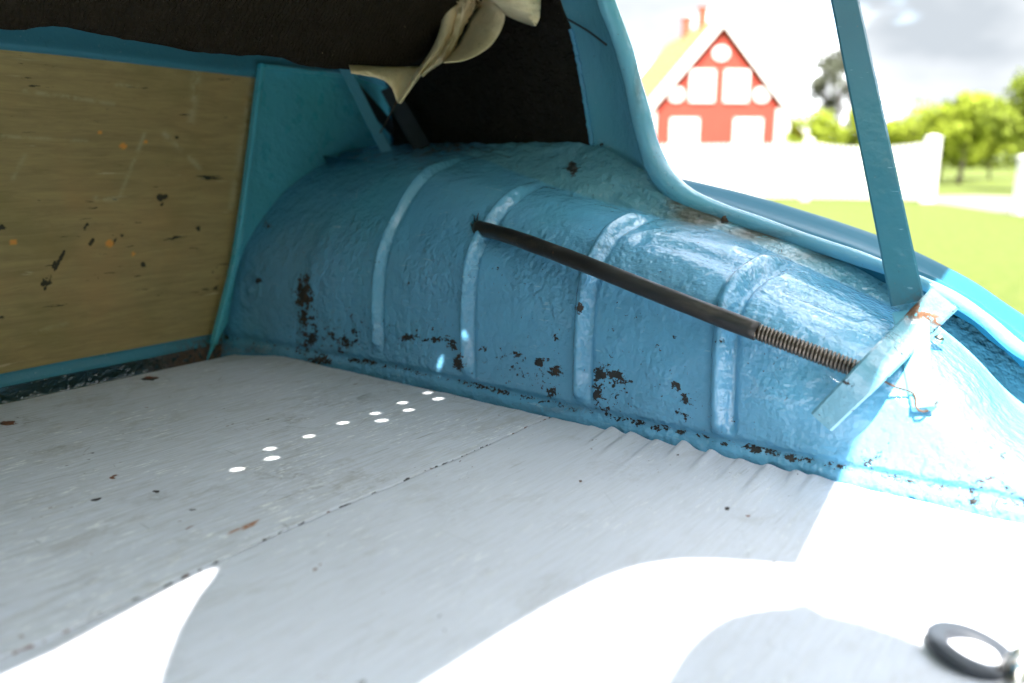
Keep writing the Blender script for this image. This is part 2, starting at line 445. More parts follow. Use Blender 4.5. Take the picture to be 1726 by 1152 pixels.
# =================================================================== THE CAR
car = empty('vintage_car', (.42, .6, GZ), label='light blue vintage car, its boot open and paint chipped inside', cat='car')

# ---- wheel arch: profile control points at stations along the car (x, z pairs)
ST = [
 (-.25, (.920, -.03, .930, .010, .945, .018, .985, .024, 1.05, .028, 1.150, .030, 1.200, .070)),
 (0.00, (.920, -.03, .930, .012, .945, .020, .985, .028, 1.05, .033, 1.150, .035, 1.202, .080)),
 (.095, (.920, -.03, .932, .042, .950, .051, .995, .058, 1.05, .060, 1.150, .058, 1.202, .116)),
 (.152, (.918, -.03, .933, .078, .955, .094, 1.00, .105, 1.05, .110, 1.150, .110, 1.200, .152)),
 (.200, (.917, -.03, .932, .104, .957, .125, 1.005, .138, 1.05, .143, 1.150, .145, 1.192, .180)),
 (.255, (.916, -.03, .931, .128, .958, .152, 1.01, .164, 1.05, .168, 1.145, .169, 1.182, .204)),
 (.385, (.914, -.03, .930, .173, .962, .202, 1.02, .216, 1.06, .220, 1.120, .223, 1.158, .246)),
 (.476, (.916, -.03, .937, .183, .980, .230, 1.03, .246, 1.07, .251, 1.125, .254, 1.158, .272)),
 (0.63, (.919, -.03, .945, .193, 1.00, .255, 1.05, .273, 1.075, .277, 1.125, .280, 1.170, .335)),
 (0.80, (.926, -.03, .947, .198, 1.004, .268, 1.06, .300, 1.09, .310, 1.125, .319, 1.236, .383)),
 (1.00, (.928, -.03, .949, .182, 1.00, .268, 1.06, .325, 1.13, .350, 1.175, .361, 1.250, .384)),
 (1.18, (.913, -.03, .943, .178, 1.01, .270, 1.09, .328, 1.18, .362, 1.22, .372, 1.31, .388)),
 (1.43, (.883, -.03, .950, .171, 1.037, .273, 1.145, .336, 1.26, .374, 1.30, .382, 1.40, .392)),
]
RIBS = [(1.0, .385), (.80, .36), (.59, .33), (.385, .30)]
def arch_ctrl(y):
    c = catmull(ST, y); return [(c[2 * i], c[2 * i + 1]) for i in range(7)]
def arch_rows(ny, nv, y0=-.25, y1=1.43, ribs=True, mirror=None):
    rows = []
    for i in range(ny):
        y = y0 + (y1 - y0) * i / (ny - 1)
        c = arch_ctrl(y)
        nf = int(nv * .78)
        prof = resample([(p[0], 0, p[1]) for p in c[:6]], nf) + resample([(p[0], 0, p[1]) for p in c[5:]], nv - nf + 1)[1:]
        # where the fold lies along the profile: ribs die out before it
        row = []
        for j, p in enumerate(prof):
            a, b = prof[max(0, j - 1)], prof[min(nv - 1, j + 1)]
            t = (b - a).normalized(); nrm = Vector((-t.z, 0, t.x))
            s = j / (nv - 1)
            q = Vector((p.x, y, p.z))
            d = 0.
            if ribs:
                for k, (ry, _) in enumerate(RIBS):
                    yy = ry + .012 * math.sin(s * 3)
                    wdt = .0118 + .0011 * k
                    e = abs(y - yy) / wdt
                    if e < 1.8:
                        prof_ = (1 - sstep(.08, 1.0, e)) - .48 * math.exp(-((y - yy + wdt * 1.12) / (wdt * .26)) ** 2)
                        d += prof_ * (.0108 + .0010 * k) * sstep(.10, .14, s) * (1 - sstep(.62, .80, s))
                # rolled flange at the foot of the panel
                d += -.006 * math.exp(-((p.z - .022) / .006) ** 2) if .0 < p.z < .06 and s < .3 else 0
                # hollow step near the front end, long shallow pressing on the shoulder
                d += -.003 * sstep(1.155, 1.21, y) * (1 - sstep(.35, .52, s)) + .002 * math.exp(-((y - 1.165) / .014) ** 2) * (1 - sstep(.3, .45, s))
                d += .0015 * mn.noise((y * 9, s * 7, 3.1)) + .0007 * mn.noise((y * 26, s * 22, 1.7))
                if .405 < y < .57: d += -.006 * sstep(.405, .42, y) * (1 - sstep(.555, .57, y)) * math.exp(-((s - .56) / .03) ** 2)
                if .26 < y < .36: d += -.005 * sstep(.26, .27, y) * (1 - sstep(.35, .36, y)) * math.exp(-((s - .56) / .035) ** 2)
                # lumpy seam sealer on the ledge
                if s > .72 and y > .45:
                    d += (.004 * mn.noise((y * 26, s * 18, .3)) + .0014 * mn.noise((y * 70, s * 50, .9))) * sstep(.72, .80, s) * sstep(.45, .6, y)
                # round plug pressing at the front end
                dd = math.hypot(y - 1.34, p.z - .115)
                d += .0055 * math.exp(-((dd - .030) / .003) ** 2) + (.006 * math.exp(-(dd / .007) ** 2))
            q += nrm * d
            if mirror is not None: q.x = 2 * mirror - q.x
            row.append(q)
        rows.append(row)
    return rows
NY, NV = 460, 170
rows = arch_rows(NY, NV)
arch = grid('wheel_arch', rows, 'blue', car, label='ribbed light blue inner wheel arch with black paint chips')
CH = [(513, 497, 14, 34, 1.), (512, 540, 14, 28, .9), (522, 575, 16, 28, .85), (535, 607, 26, 9, .95), (585, 575, 20, 12, .85), (560, 568, 16, 9, .75), (575, 590, 10, 8, .8),
      (600, 560, 10, 8, .7), (690, 568, 22, 7, .9), (735, 574, 30, 6, .85), (762, 583, 10, 10, .9), (772, 612, 8, 16, .95), (650, 545, 10, 8, .55),
      (815, 590, 10, 7, .8), (870, 599, 16, 6, .85), (912, 610, 10, 9, .95), (935, 628, 12, 12, .9), (930, 660, 12, 14, .8), (938, 570, 8, 8, .85), (905, 640, 10, 10, .6),
      (1012, 630, 14, 12, 1.), (1034, 632, 22, 8, .95), (1040, 645, 26, 6, .8), (1006, 665, 9, 26, .85), (1020, 690, 9, 12, .8), (1140, 650, 9, 7, .95), (1156, 677, 7, 7, .9), (1158, 705, 7, 7, .8),
      (976, 520, 8, 8, 1.), (1110, 585, 7, 7, .7), (1136, 566, 6, 6, .7), (807, 385, 8, 8, .9), (452, 380, 7, 7, .9), (700, 475, 10, 6, .6), (690, 480, 10, 8, .6),
      (1480, 770, 10, 10, .75), (1690, 770, 9, 9, .7), (1640, 845, 12, 12, .8), (1690, 850, 12, 6, .7), (1490, 790, 14, 6, .6), (840, 450, 16, 6, .5), (1215, 575, 10, 8, .6),
      (590, 540, 40, 30, .42), (720, 560, 60, 30, .42), (860, 620, 60, 30, .42), (925, 640, 30, 40, .5), (1030, 660, 40, 50, .52), (1150, 680, 40, 40, .4), (540, 560, 30, 50, .5), (900, 460, 60, 30, .3), (1060, 540, 60, 30, .3), (1660, 830, 60, 40, .5), (1480, 780, 40, 30, .5), (640, 440, 16, 6, .55), (655, 425, 16, 5, .5), (600, 265, 60, 12, .6), (760, 250, 50, 10, .7), (965, 285, 9, 11, 1.2), (1222, 370, 8, 8, .9)]
bf = blobs_fn([(a, b, c * 1.3, d_ * 1.3, e * 1.02) for a, b, c, d_, e in CH])
def chip_arch(co):
    s = bf(co)
    foot = math.exp(-((co.z - .020) / .006) ** 2) * (.62 + .40 * mn.noise((co.y * 11, 0, 2.))) if co.z < .06 and co.x < 1 else 0
    band = .30 * math.exp(-((co.z - .055) / .03) ** 2) * sstep(.3, .4, co.y) * (.8 + mn.noise((co.y * 7, 1, 0)))
    return max(s, foot, min(.42, band))
FOLD = [(a, (c[10], c[11])) for a, c in ST]
def tone_arch(co):
    fx, fz = catmull(FOLD, co.y)
    return sstep(-.004, .006, (co.x - fx) + .6 * (co.z - fz)) * (1 - sstep(.95, 1.1, co.y))
set_attr(arch, 'chip', chip_arch)
set_attr(arch, 'wear', blobs_fn([(1185, 362, 58, 22, 1.5), (1300, 393, 80, 15, 1.3), (1400, 430, 70, 12, .8), (1140, 345, 20, 16, 1.)]))
set_attr(arch, 'rust', blobs_fn([(350, 590, 50, 12, .8), (945, 690, 60, 6, .3), (430, 590, 30, 8, .5)]))
set_attr(arch, 'crack', lambda co: sstep(1.08, 1.13, co.x) * .9 if co.y > .4 else .05)
set_attr(arch, 'tone', tone_arch)
set_attr(arch, 'lump', lambda co: sstep(1.11, 1.15, co.x) * sstep(.5, .6, co.y) * (1 - sstep(.9, 1.2, co.y)))
bvh = BVHTree.FromObject(arch, bpy.context.evaluated_depsgraph_get()) if False else None
_bm = bmesh.new(); _bm.from_mesh(arch.data); bvh = BVHTree.FromBMesh(_bm); _bm.free()
def surf(px, py, off=0.):
    r = ray(px, py).normalized(); hit = bvh.ray_cast(EYE, r)
    return (hit[0] if hit[0] is not None else P(px, py, 'x', 1.14)) - r * off

# plain mirrored arch on the car's other side
grid('wheel_arch', arch_rows(60, 30, ribs=False, mirror=.42), 'blue_smooth', car, label='plain inner wheel arch of the near side')

# ---- rim of the boot opening
RIM = [(1.08, .77, .74), P(1005, -45, 'x', 1.12), P(1024, 10, 'x', 1.135), P(1050, 80, 'x', 1.15), P(1074, 170, 'x', 1.157), P(1093, 245, 'x', 1.16), P(1112, 290, 'x', 1.16), P(1140, 322, 'x', 1.16), P(1180, 346, 'x', 1.16),
       P(1250, 371, 'x', 1.158), P(1350, 404, 'x', 1.156), P(1450, 437, 'x', 1.152), P(1520, 463, 'x', 1.146), P(1600, 500, 'x', 1.142), P(1660, 540, 'x', 1.138), P(1726, 594, 'x', 1.134), (1.132, .02, .105), (1.13, -.25, .085)]
rp = resample(RIM, 150)
def rim_r(p):
    return .0135 + .004 * math.exp(-((p.y - .60) / .05) ** 2) - .0050 * (1 - sstep(.25, .5, p.y)) + .0015 * mn.noise((p.y * 18, p.z * 18, 0))
rim = tube('opening_rim', rp, [rim_r(p) for p in rp], 'blue_smooth', car, n=20, label='rolled blue rim of the boot opening')
set_attr(rim, 'wear', blobs_fn([(1180, 365, 40, 12, .7), (1075, 150, 6, 40, .5), (1290, 395, 50, 8, .6)]))
set_attr(rim, 'lump', lambda co: .25 * math.exp(-((co.y - .60) / .05) ** 2))
def rim_at(y):
    return min(rp, key=lambda p: abs(p.y - y) + (0 if p.z < .36 else 9))
# ---- outer fender: gutter, top, and side going down
FE = [(-.25, 1.34, .05), (.02, 1.34, .085), (.1298, 1.34, .1457), (.1978, 1.34, .188), (.2635, 1.34, .2192), (.3322, 1.34, .2459), (.5009, 1.34, .2923), (.6606, 1.34, .3249), (.85, 1.36, .352), (1.43, 1.42, .40)]
fk = [(a, (b, c)) for a, b, c in FE]
rows = []
for i in range(90):
    y = -.25 + 1.68 * i / 89
    fx, fz = catmull(fk, y)
    yy = min(y, .57)
    r_ = rim_at(yy); rx, rz = r_.x, r_.z
    if y > .57: rz += (y - .57) * .08
    rows.append([Vector(q) for q in resample([(rx + .004, y, rz - .005), (rx + .018, y, rz - .026), (rx + .034, y, rz - .020), (rx + .05, y, rz + .001), (fx - .07, y, fz - .010), (fx - .02, y, fz), (fx + .03, y, fz - .012), (fx + .075, y, fz - .06), (fx + .10, y, fz - .16), (fx + .10, y, -.30)], 44)])
grid('fender', rows, 'blue_body', car, label='dark blue outer rear fender beyond the boot rim')
# ---- pillar face between lining and rim
FEL = [P(1015, 300, 'x', 1.20), P(1000, 243, 'x', 1.24), P(985, 150, 'x', 1.24), P(967, 60, 'x', 1.235), P(945, 0, 'x', 1.22), P(935, -60, 'x', 1.20)]
upper = [p for p in rp if p.z > .305 and p.y > .565]
upper.sort(key=lambda p: p.z)
ua = resample(upper, 40); fa = resample(FEL, 40)
rows = []
for a, b in zip(fa, ua):
    b = b + Vector((.006, .006, 0))
    row = []
    for k in range(24):
        s = k / 23
        q = a.lerp(b, s)
        q += Vector((.012, .0, 0)) * math.sin(math.pi * s) + Vector((1, .4, 0)).normalized() * (.0012 * mn.noise((q.y * 30, q.z * 20, 0)))
        row.append(q)
    rows.append(row)
pillar = grid('pillar_panel', rows, 'blue_smooth', car, label='smooth blue pillar face beside the black lining')
set_attr(pillar, 'chip', blobs_fn([(1003, 95, 5, 5, 1.), (1010, 245, 12, 8, .9)]))
def fa_z(z):
    for p, q in zip(fa, fa[1:]):
        if p.z <= z <= q.z: return p.lerp(q, (z - p.z) / max(q.z - p.z, 1e-6))
    return fa[0] if z < fa[0].z else fa[-1]
# overlapping strip on the pillar with a dark joint
j0, j1 = P(957, 33, 'x', 1.222), P(1022, 76, 'x', 1.148)
bar('joint_gap', [j0, P(990, 52, 'x', 1.190), j1], .0030, .003, (0, 0, 1), 'grime', car)
# ragged painted edge of the lining
edge = []
for i in range(60):
    s = i / 59
    q = fa_z(.380 + .19 * s)
    edge.append(q + Vector((-.004 + .0015 * mn.noise((s * 40, 0, 0)), .002 * mn.noise((s * 25, 5, 0)), 0)))
bar('lining_edge', edge, .007, .005, (0, 1, 0), 'blue', car, sub=60, label='cracked paint strip along the lining edge')
# ---- black felt side lining
rows = []
for i in range(40):
    u = i / 39
    row = []
    for k in range(40):
        s = k / 39
        zt = .372 + (.78 - .372) * s
        e = fa_z(zt)
        yr = e.y + .004; xr = e.x + .006
        y = yr + (1.36 - yr) * u
        x = xr + .085 * sstep(0, 1, u) + .006 * mn.noise((y * 7, zt * 7, 2)) + .003 * mn.noise((y * 20, zt * 14, 4))
        row.append(Vector((x, y, zt + .004 * mn.noise((y * 40, 0, 0)) * (s < .05))))
    rows.append(row)
grid('side_lining', rows, 'felt_side', car, thick=.004, label='black felt lining of the rear quarter')

# ---- bulkhead, header, corner panel, sill
slab('bulkhead', [(-.4, 1.46, -.05), (1.5, 1.46, -.05), (1.5, 1.46, .80), (-.4, 1.46, .80)], (0, 1, 0), .01, 'teal', car)
hd = [P(-900, 20, 'y', 1.405), P(0, 82, 'y', 1.405), P(330, 118, 'y', 1.405), P(440, 131, 'y', 1.405), P(700, 160, 'y', 1.405)]
rows = []
for p in resample(hd, 60):
    rows.append([Vector((p.x, 1.415, p.z - .001)), Vector((p.x, 1.402, p.z)), Vector((p.x, 1.398, p.z + .008)), Vector((p.x, 1.404, p.z + .016)), Vector((p.x, 1.406, p.z + .06)), Vector((p.x, 1.40, .80))])
head = grid('header_panel', rows, 'blue_head', car, label='plain blue strip above the plywood board')
ca = [P(441, 111, 'y', 1.395), P(592, 128, 'y', 1.395), Vector((1.40, 1.395, .50)), Vector((1.40, 1.395, .30)), Vector((.95, 1.395, .10)), Vector((.86, 1.395, -.02)), P(362, 572, 'y', 1.395), P(395, 430, 'y', 1.395)]
corner = slab('corner_panel', ca, (0, 1, 0), .006, 'teal', car, label='teal flat panel between plywood and wheel arch')
ea = [P(360, 580, 'y', 1.388), P(397, 430, 'y', 1.388), P(441, 109, 'y', 1.388)]
bar('panel_flange', [ea[0], ea[1], ea[2]], .010, .016, (1, 0, 0), 'teal', corner, sub=14)
bar('panel_flange', [P(441, 111, 'y', 1.388), P(600, 130, 'y', 1.388)], .007, .010, (0, 0, 1), 'teal', corner)
# sill under the board and the dirty gutter before it
rows = []
for i in range(50):
    x = -.3 + 1.22 * i / 49; q = .0015 * mn.noise((x * 9, 0, 0))
    rows.append([Vector((x, y, z + q)) for y, z in ((1.43, .027), (1.414, .027), (1.409, .025), (1.407, .020), (1.4055, .015), (1.403, .011), (1.400, .008))])
sill = grid('sill', rows, 'blue_head', car, label='low blue sill below the plywood board')
rows = []
for i in range(50):
    x = -.3 + 1.25 * i / 49; q = .002 * mn.noise((x * 9, 0, 3))
    rows.append([Vector((x, y, z + q)) for y, z in ((1.4015, .009), (1.399, -.010), (1.392, -.036), (1.36, -.040), (1.30, -.040), (1.26, -.040))])
gutter = grid('gutter', rows, 'gutter', car, label='dark dirty gutter between sill and floor board')
set_attr(gutter, 'rust', lambda co: .95 * sstep(.70, .85, co.x))
set_attr(sill, 'rust', lambda co: .9 * sstep(.76, .88, co.x) * (1 - sstep(1.40, 1.415, co.y)))
slab('floor_pan', [(-.3, -.25, -.03), (.96, -.25, -.03), (.96, 1.28, -.03), (-.3, 1.28, -.03)], (0, 0, 1), .008, 'grime', car)
# ---- braces in the dark corner
a0, a1 = P(578, 108, 'y', 1.37), P(656, 264, 'y', 1.26)
bar('brace', [a0, a0.lerp(a1, .8), a1], .022, .005, (.61, -.79, 0), 'blue_smooth', car, label='flat blue brace with torn lower end')
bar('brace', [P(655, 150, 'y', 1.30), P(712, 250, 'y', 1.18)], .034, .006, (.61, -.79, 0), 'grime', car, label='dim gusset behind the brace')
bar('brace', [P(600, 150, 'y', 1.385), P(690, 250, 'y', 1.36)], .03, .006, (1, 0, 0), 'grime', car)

# ---- deck above the front half and plain body sides
slab('rear_deck', [(-.42, .80, .735), (1.27, .80, .735), (1.27, 1.6, .76), (-.42, 1.6, .76)], (0, 0, 1), .012, 'under', car)
slab('body_side', [(1.36, .84, .36), (1.36, 1.6, .36), (1.36, 1.6, .80), (1.36, .92, .80)], (1, 0, 0), .01, 'blue_body', car)
slab('body_side', [(-.52, .74, -.3), (-.52, 1.6, -.3), (-.52, 1.6, .80), (-.52, .84, .80)], (-1, 0, 0), .01, 'blue_body', car)
slab('body_side', [(-.52, -.25, -.3), (-.52, .738, -.3), (-.52, .738, .33), (-.52, .30, .22), (-.52, 0., .07), (-.52, -.25, .05)], (-1, 0, 0), .01, 'blue_body', car)
slab('rear_panel', [(-.5, -.26, -.3), (1.4, -.26, -.3), (1.4, -.26, .0), (-.5, -.26, .0)], (0, -1, 0), .01, 'blue_body', car)

# ---- boot lid, raised: outline found from the shadow it throws on the floor
LID_Y0, LID_Z0, LID_K = .80, .765, .33
def up(q):
    s = SUN
    t = (LID_Z0 + LID_K * (LID_Y0 - q[1])) / (s.z + LID_K * s.y)
    return q[0] + s.x * t, q[1] + s.y * t
outline = [(-.02, 1.02), (-.02, .62), (.10, .598), (.19, .5993), (.2309, .6008), (.2802, .6091), (.3369, .6187), (.3705, .6224), (.377, .6205), (.362, .607), (.3394, .5915), (.2996, .5565), (.2731, .5279), (.2585, .5104), (.235, .485), (.19, .45), (.13, .44), (.06, .46),
           (.0, .42), (.02, .20), (.12, .0), (.30, -.10), (.50, -.08), (.60, .0), (.622, .06), (.629, .0966), (.6338, .1122), (.6345, .1428), (.629, .170), (.633, .178), (.6365, .186), (.6306, .193), (.621, .196), (.612, .207), (.5951, .2191), (.578, .229), (.559, .2334), (.535, .236), (.5123, .2357), (.4742, .2305), (.42, .22), (.34, .20), (.25, .21), (.22, .27), (.25, .34), (.31, .36),
           (.3752, .3589), (.4502, .3544), (.51, .349), (.557, .3412), (.582, .335), (.6036, .327), (.625, .314), (.6425, .3001), (.659, .279), (.6722, .2561), (.685, .234), (.6955, .213), (.80, .228), (.9133, .2449), (1.07, .250), (1.32, .277), (1.70, .30), (1.75, .36), (1.72, 1.02)]
dots = [(403, 797), (458, 762), (461, 778), (523, 741), (580, 718), (634, 702), (645, 714), (680, 684), (690, 696), (722, 667), (740, 677)]
dotq = [P(a, b, 'z', 0.) for a, b in dots]
for a, b in ((742, 612), (783, 565)):
    p = surf(a, b); dotq.append(p - SUN * p.z)
cu = bpy.data.curves.new('lid_outline', 'CURVE'); cu.dimensions = '2D'; cu.fill_mode = 'BOTH'; cu.extrude = .0012
kz = math.sqrt(1 + LID_K ** 2)
def spl(pts):
    s = cu.splines.new('POLY'); s.points.add(len(pts) - 1); s.use_cyclic_u = True
    for pt, (x, y) in zip(s.points, pts): pt.co = (x, (LID_Y0 - y) * kz, 0, 1)
spl([up(q) for q in outline])
for i, q in enumerate(dotq):
    cxx, cyy = up(q); r = .0045 if i == 12 else (.0066, .0058, .0070, .0062)[i % 4]
    spl([(cxx + r * math.cos(k * math.pi / 8), cyy + r * math.sin(k * math.pi / 8)) for k in range(16)])
co_ = bpy.data.objects.new('lid_outline', cu); COL.objects.link(co_)
me = bpy.data.meshes.new_from_object(co_.evaluated_get(bpy.context.evaluated_depsgraph_get()))
bpy.data.objects.remove(co_)
nrm = Vector((0, LID_K, 1)).normalized()
for v in me.vertices:
    a, b, c = v.co
    v.co = Vector((a, LID_Y0 - b / kz, LID_Z0 + LID_K * b / kz)) + nrm * c
me.materials.clear(); me.materials.append(MAT['under'])
lid = bpy.data.objects.new('boot_lid', me); COL.objects.link(lid); place(lid, car)
tag(lid, 'raised blue boot lid above the floor')
tube('hinge_rail', [(-.4, .815, .755), (.4, .815, .757), (1.2, .815, .755)], .014, 'under', lid)

# ---- lid strut, bracket, rubber covered rod with spring
s_top = P(1424, 0, 'x', 1.10); s_mid = P(1530, 512, 'x', 1.055)
d = (s_top - s_mid); s_up = s_mid + d * 1.75
s_low = surf(1556, 690, .012)
strut = bar('lid_strut', [s_up, s_top, s_mid], (.026, .037), .010, ray(1500, 300).cross(d), 'blue_shaded', car, sub=40, label='long flat blue strut that props the lid')
set_attr(strut, 'rust', blobs_fn([(1535, 505, 24, 14, .9), (1535, 490, 5, 10, .8)]))
set_attr(strut, 'wear', blobs_fn([(1505, 380, 6, 90, .35)]))
low = bar('strut_end', [s_mid + Vector((0, -.004, -.01)), s_mid.lerp(s_low, .55), s_low], (.040, .022), .007, ray(1540, 600).cross(s_mid - s_low), 'blue_smooth', strut, sub=12)
def at_dist(px, py, dd): return EYE + ray(px, py).normalized() * dd
sd = (s_mid - EYE).length
b0, b1, b2 = surf(1386, 710, .022), surf(1478, 618, .052), at_dist(1592, 504, sd - .012)
bpath = [b0, b1, b0.lerp(b2, .62) * .0 + at_dist(1535, 560, sd - .022), b2]
bracket = bar('bracket', bpath, (.029, .037), .011, ray(1490, 606).cross(b2 - b0), 'blue_pale', car, sub=60, label='short chipped blue bracket bar with rusty edge')
set_attr(bracket, 'chip', blobs_fn([(1387, 712, 18, 15, 1.4), (1402, 698, 12, 9, .8), (1575, 560, 14, 10, .9), (1440, 690, 12, 6, .75), (1425, 640, 8, 10, .8), (1470, 610, 10, 7, .7), (1500, 640, 14, 6, .8), (1530, 600, 10, 6, .75), (1600, 520, 10, 12, .8)]))
set_attr(bracket, 'rust', blobs_fn([(1538, 522, 24, 18, 1.3), (1590, 545, 26, 9, 1.2), (1560, 500, 12, 6, .7), (1605, 520, 8, 10, .6)]))
set_attr(bracket, 'lump', lambda co: .2)
hose_px = [(806, 384, .985), (860, 399, .957), (940, 428, .930), (1020, 459, .912), (1110, 495, .908), (1200, 530, .906), (1276, 559, .908)]
hpath = resample([P(a, b, 'x', c) for a, b, c in hose_px], 60)
rod_end = P(1452, 626, 'x', .916)
hose = tube('lid_rod', hpath, [.0112 + .0006 * mn.noise((i * .21, 0, 0)) for i in range(60)], 'rubber', car, n=22, label='black rubber hose over the lid rod')
t_ = (rod_end - hpath[-1]).normalized(); L_ = (rod_end - hpath[-1]).length
tube('rod_core', [hpath[-1] - t_ * .01, hpath[-1].lerp(rod_end, .5), rod_end + t_ * .01], .0052, 'steel', hose, n=10)
ua_ = t_.cross(Vector((0, 0, 1))).normalized(); ub_ = t_.cross(ua_)
turns = 27; cpth = []
for i in range(turns * 14 + 1):
    q = i / 14 * 2 * math.pi
    cpth.append(hpath[-1] + t_ * (L_ * i / (turns * 14)) + (ua_ * math.cos(q) + ub_ * math.sin(q)) * .0082)
tube('spring', cpth, .0019, 'spring', hose, n=7, label='dark coil spring at the end of the rod')
# ragged rubber at the hole, wire and hook at the strut
for k in range(5):
    a = hpath[0]; e = surf(806 + random.uniform(-14, 8), 384 + random.uniform(-28, 18), .002)
    tube('torn_strand', [a, a.lerp(e, .6) + Vector((-.003, 0, 0)), e], [.0022, .0014, .0005], 'rubber', hose, n=6)
wp = [surf(1470, 632, .030), surf(1508, 652, .018), surf(1540, 664, .012), surf(1546, 690, .014), surf(1560, 694, .012), surf(1580, 678, .010)]
tube('wire_hook', resample(wp, 24), .0013, 'steel', strut, n=6)
tube('rivet', [surf(1582, 572, .004), surf(1582, 572, .012)], .006, 'chrome', bracket, n=10)
tube('screw_head', [surf(1222, 370, -.002), surf(1222, 370, .003)], .0055, 'steel', arch, n=10)
tube('drain_hole', [surf(966, 285, -.004), surf(966, 285, .0015)], .0062, 'grime', arch, n=12)
tube('plug_hole', [surf(436, 474, -.004), surf(436, 474, .002)], .006, 'grime', arch, n=10)

# =================================================================== LOOSE THINGS IN THE BOOT
# ---- plywood board behind
x0, zt = -.30, None
tl, tr = P(0, 83, 'y', 1.418), P(440, 130, 'y', 1.418)
def board_top(x): return tl.z + (tr.z - tl.z) * (x - tl.x) / (tr.x - tl.x) + .006
rows = []
for i in range(400):
    x = -.30 + 1.36 * i / 399
    rows.append([Vector((x, 1.418 + .0015 * mn.noise((x * 3, k * .05, 0)), .022 + (board_top(x) - .022) * k / 189)) for k in range(190)])
board = grid('plywood_board', rows, 'wood', thick=.008, label='scratched brown plywood board standing behind the grey floor', cat='board')
def strokes_fn(lst):
    def fn(co):
        x, y = proj(co); best = 0.
        for x0, y0, x1, y1, wd, k in lst:
            if not (min(x0, x1) - 14 < x < max(x0, x1) + 14 and min(y0, y1) - 14 < y < max(y0, y1) + 14): continue
            dx, dy = x1 - x0, y1 - y0
            t = max(0, min(1, ((x - x0) * dx + (y - y0) * dy) / (dx * dx + dy * dy)))
            d = math.hypot(x - x0 - t * dx, y - y0 - t * dy)
            best = max(best, k * math.exp(-(d / (wd * 1.35)) ** 2) * (1 - .4 * t))
        return best
    return fn
set_attr(board, 'chip', strokes_fn([(143, 378, 122, 414, 6, 1.1), (156, 404, 140, 424, 5, 1.), (106, 424, 46, 542, 3.4, .95), (92, 440, 62, 500, 3, .7), (72, 470, 30, 540, 3, .7), (0, 383, 24, 386, 6, 1.1), (205, 396, 178, 416, 5, 1.),
    (188, 388, 206, 384, 4, .9), (225, 377, 252, 373, 3.5, .8), (70, 478, 108, 472, 4.5, .9), (268, 334, 286, 330, 7, 1.), (272, 344, 278, 346, 5, .8), (15, 196, 62, 199, 2.6, .7), (30, 133, 78, 131, 3, .7), (335, 318, 338, 320, 5, .8), (332, 385, 335, 392, 5, .8),
    (240, 446, 244, 448, 5, .9), (180, 184, 184, 186, 5, .9), (296, 232, 304, 238, 5, .8), (366, 455, 352, 520, 9, .62), (0, 536, 20, 530, 6, .9), (310, 436, 330, 430, 3, .7), (360, 158, 400, 160, 3, .6), (205, 115, 300, 140, 2.4, .6), (84, 322, 92, 330, 4, .8), (340, 200, 400, 205, 3, .55), (160, 445, 170, 500, 8, .5)]))
def orange(co):
    x, y = proj(co)
    for bx, by, r in ((206, 247, 5), (243, 239, 3.2), (167, 224, 3.2), (183, 411, 6), (20, 408, 5), (223, 428, 3)):
        d = math.hypot((x - bx) * .8, y - by)
        if d < r: return 1.
    return 0.
set_attr(board, 'rust', orange)
pale = strokes_fn([(40, 154, 110, 164, 2.5, 1.6), (100, 162, 190, 176, 2.5, 1.5), (0, 230, 145, 238, 1.8, 1.5), (242, 226, 200, 330, 2.4, 1.4), (275, 226, 302, 250, 3, 1.5), (318, 266, 334, 284, 3, 1.5), (160, 335, 195, 337, 3, 1.6), (195, 143, 230, 145, 2.4, 1.4), (426, 132, 388, 350, 5, 1.6), (330, 120, 320, 205, 5, 1.6), (20, 300, 40, 262, 3, 1.), (60, 560, 110, 545, 2.5, 1.)])
set_attr(board, 'wear', pale)

# ---- floor: worn front board and smoother rear sheet
def edge_x(y): return .914 + .004 * mn.noise((y * 14, 0, 0)) + .0018 * mn.noise((y * 50, 0, 0))
SEAM = .632
pk = [.565, .535, .505, .468, .432, .395, .357, .322, .290, .27]
def pucker(x, y):
    e = sstep(.70, .915, x)
    s = 0.
    for i, c in enumerate(pk):
        cc = c + .10 * (x - .91)
        wd = .010 + .006 * ((i * 37) % 5) / 5
        dlt = y - cc
        reach = sstep(.915 - (.06 + .035 * ((i * 53) % 4)), .915, x)
        s += reach * (math.exp(-(dlt / wd) ** 2) if dlt < 0 else math.exp(-(dlt / (wd * .35)) ** 2)) * (.0026 + .0020 * ((i * 29) % 3)) * (.6 + .8 * abs(math.sin(i * 2.7)))
    return s
def floor_rows(y0, y1, nx, ny, fz, x0=-.22):
    rows = []
    for i in range(ny):
        y = y0 + (y1 - y0) * i / (ny - 1)
        row = []
        ex = edge_x(y) - .002
        if y > 1.2: ex -= .045 * sstep(1.22, 1.31, y) * 1.0
        for k in range(nx):
            s = k / (nx - 1); s = 1 - (1 - s) ** 1.5
            x = x0 + (ex - x0) * s
            row.append(Vector((x, y, fz(x, y))))
        rows.append(row)
    return rows
def seam_y(x): return SEAM + .010 * mn.noise((x * 4, 0, 3)) + .003 * mn.noise((x * 19, 0, 3)) - .012 * sstep(.45, .2, x)
def warp(rows, y0, y1, at_top):
    for r in rows:
        for p in r:
            t = (p.y - y0) / (y1 - y0)
            k = t if at_top else 1 - t
            p.y += (seam_y(p.x) - SEAM) * k ** 6 if True else 0
    return rows
fr = warp(floor_rows(SEAM + .0015, 1.312, 180, 180, lambda x, y: .0012 * mn.noise((x * 3, y * 3, 0)) + .0005 * mn.noise((x * 8, y * 60, 1))), SEAM, 1.312, False)
front = grid('floor_board', fr, 'floor_front', thick=.010, label='worn pale grey painted board in front of the plywood', cat='floor board', group='grey boot floor')
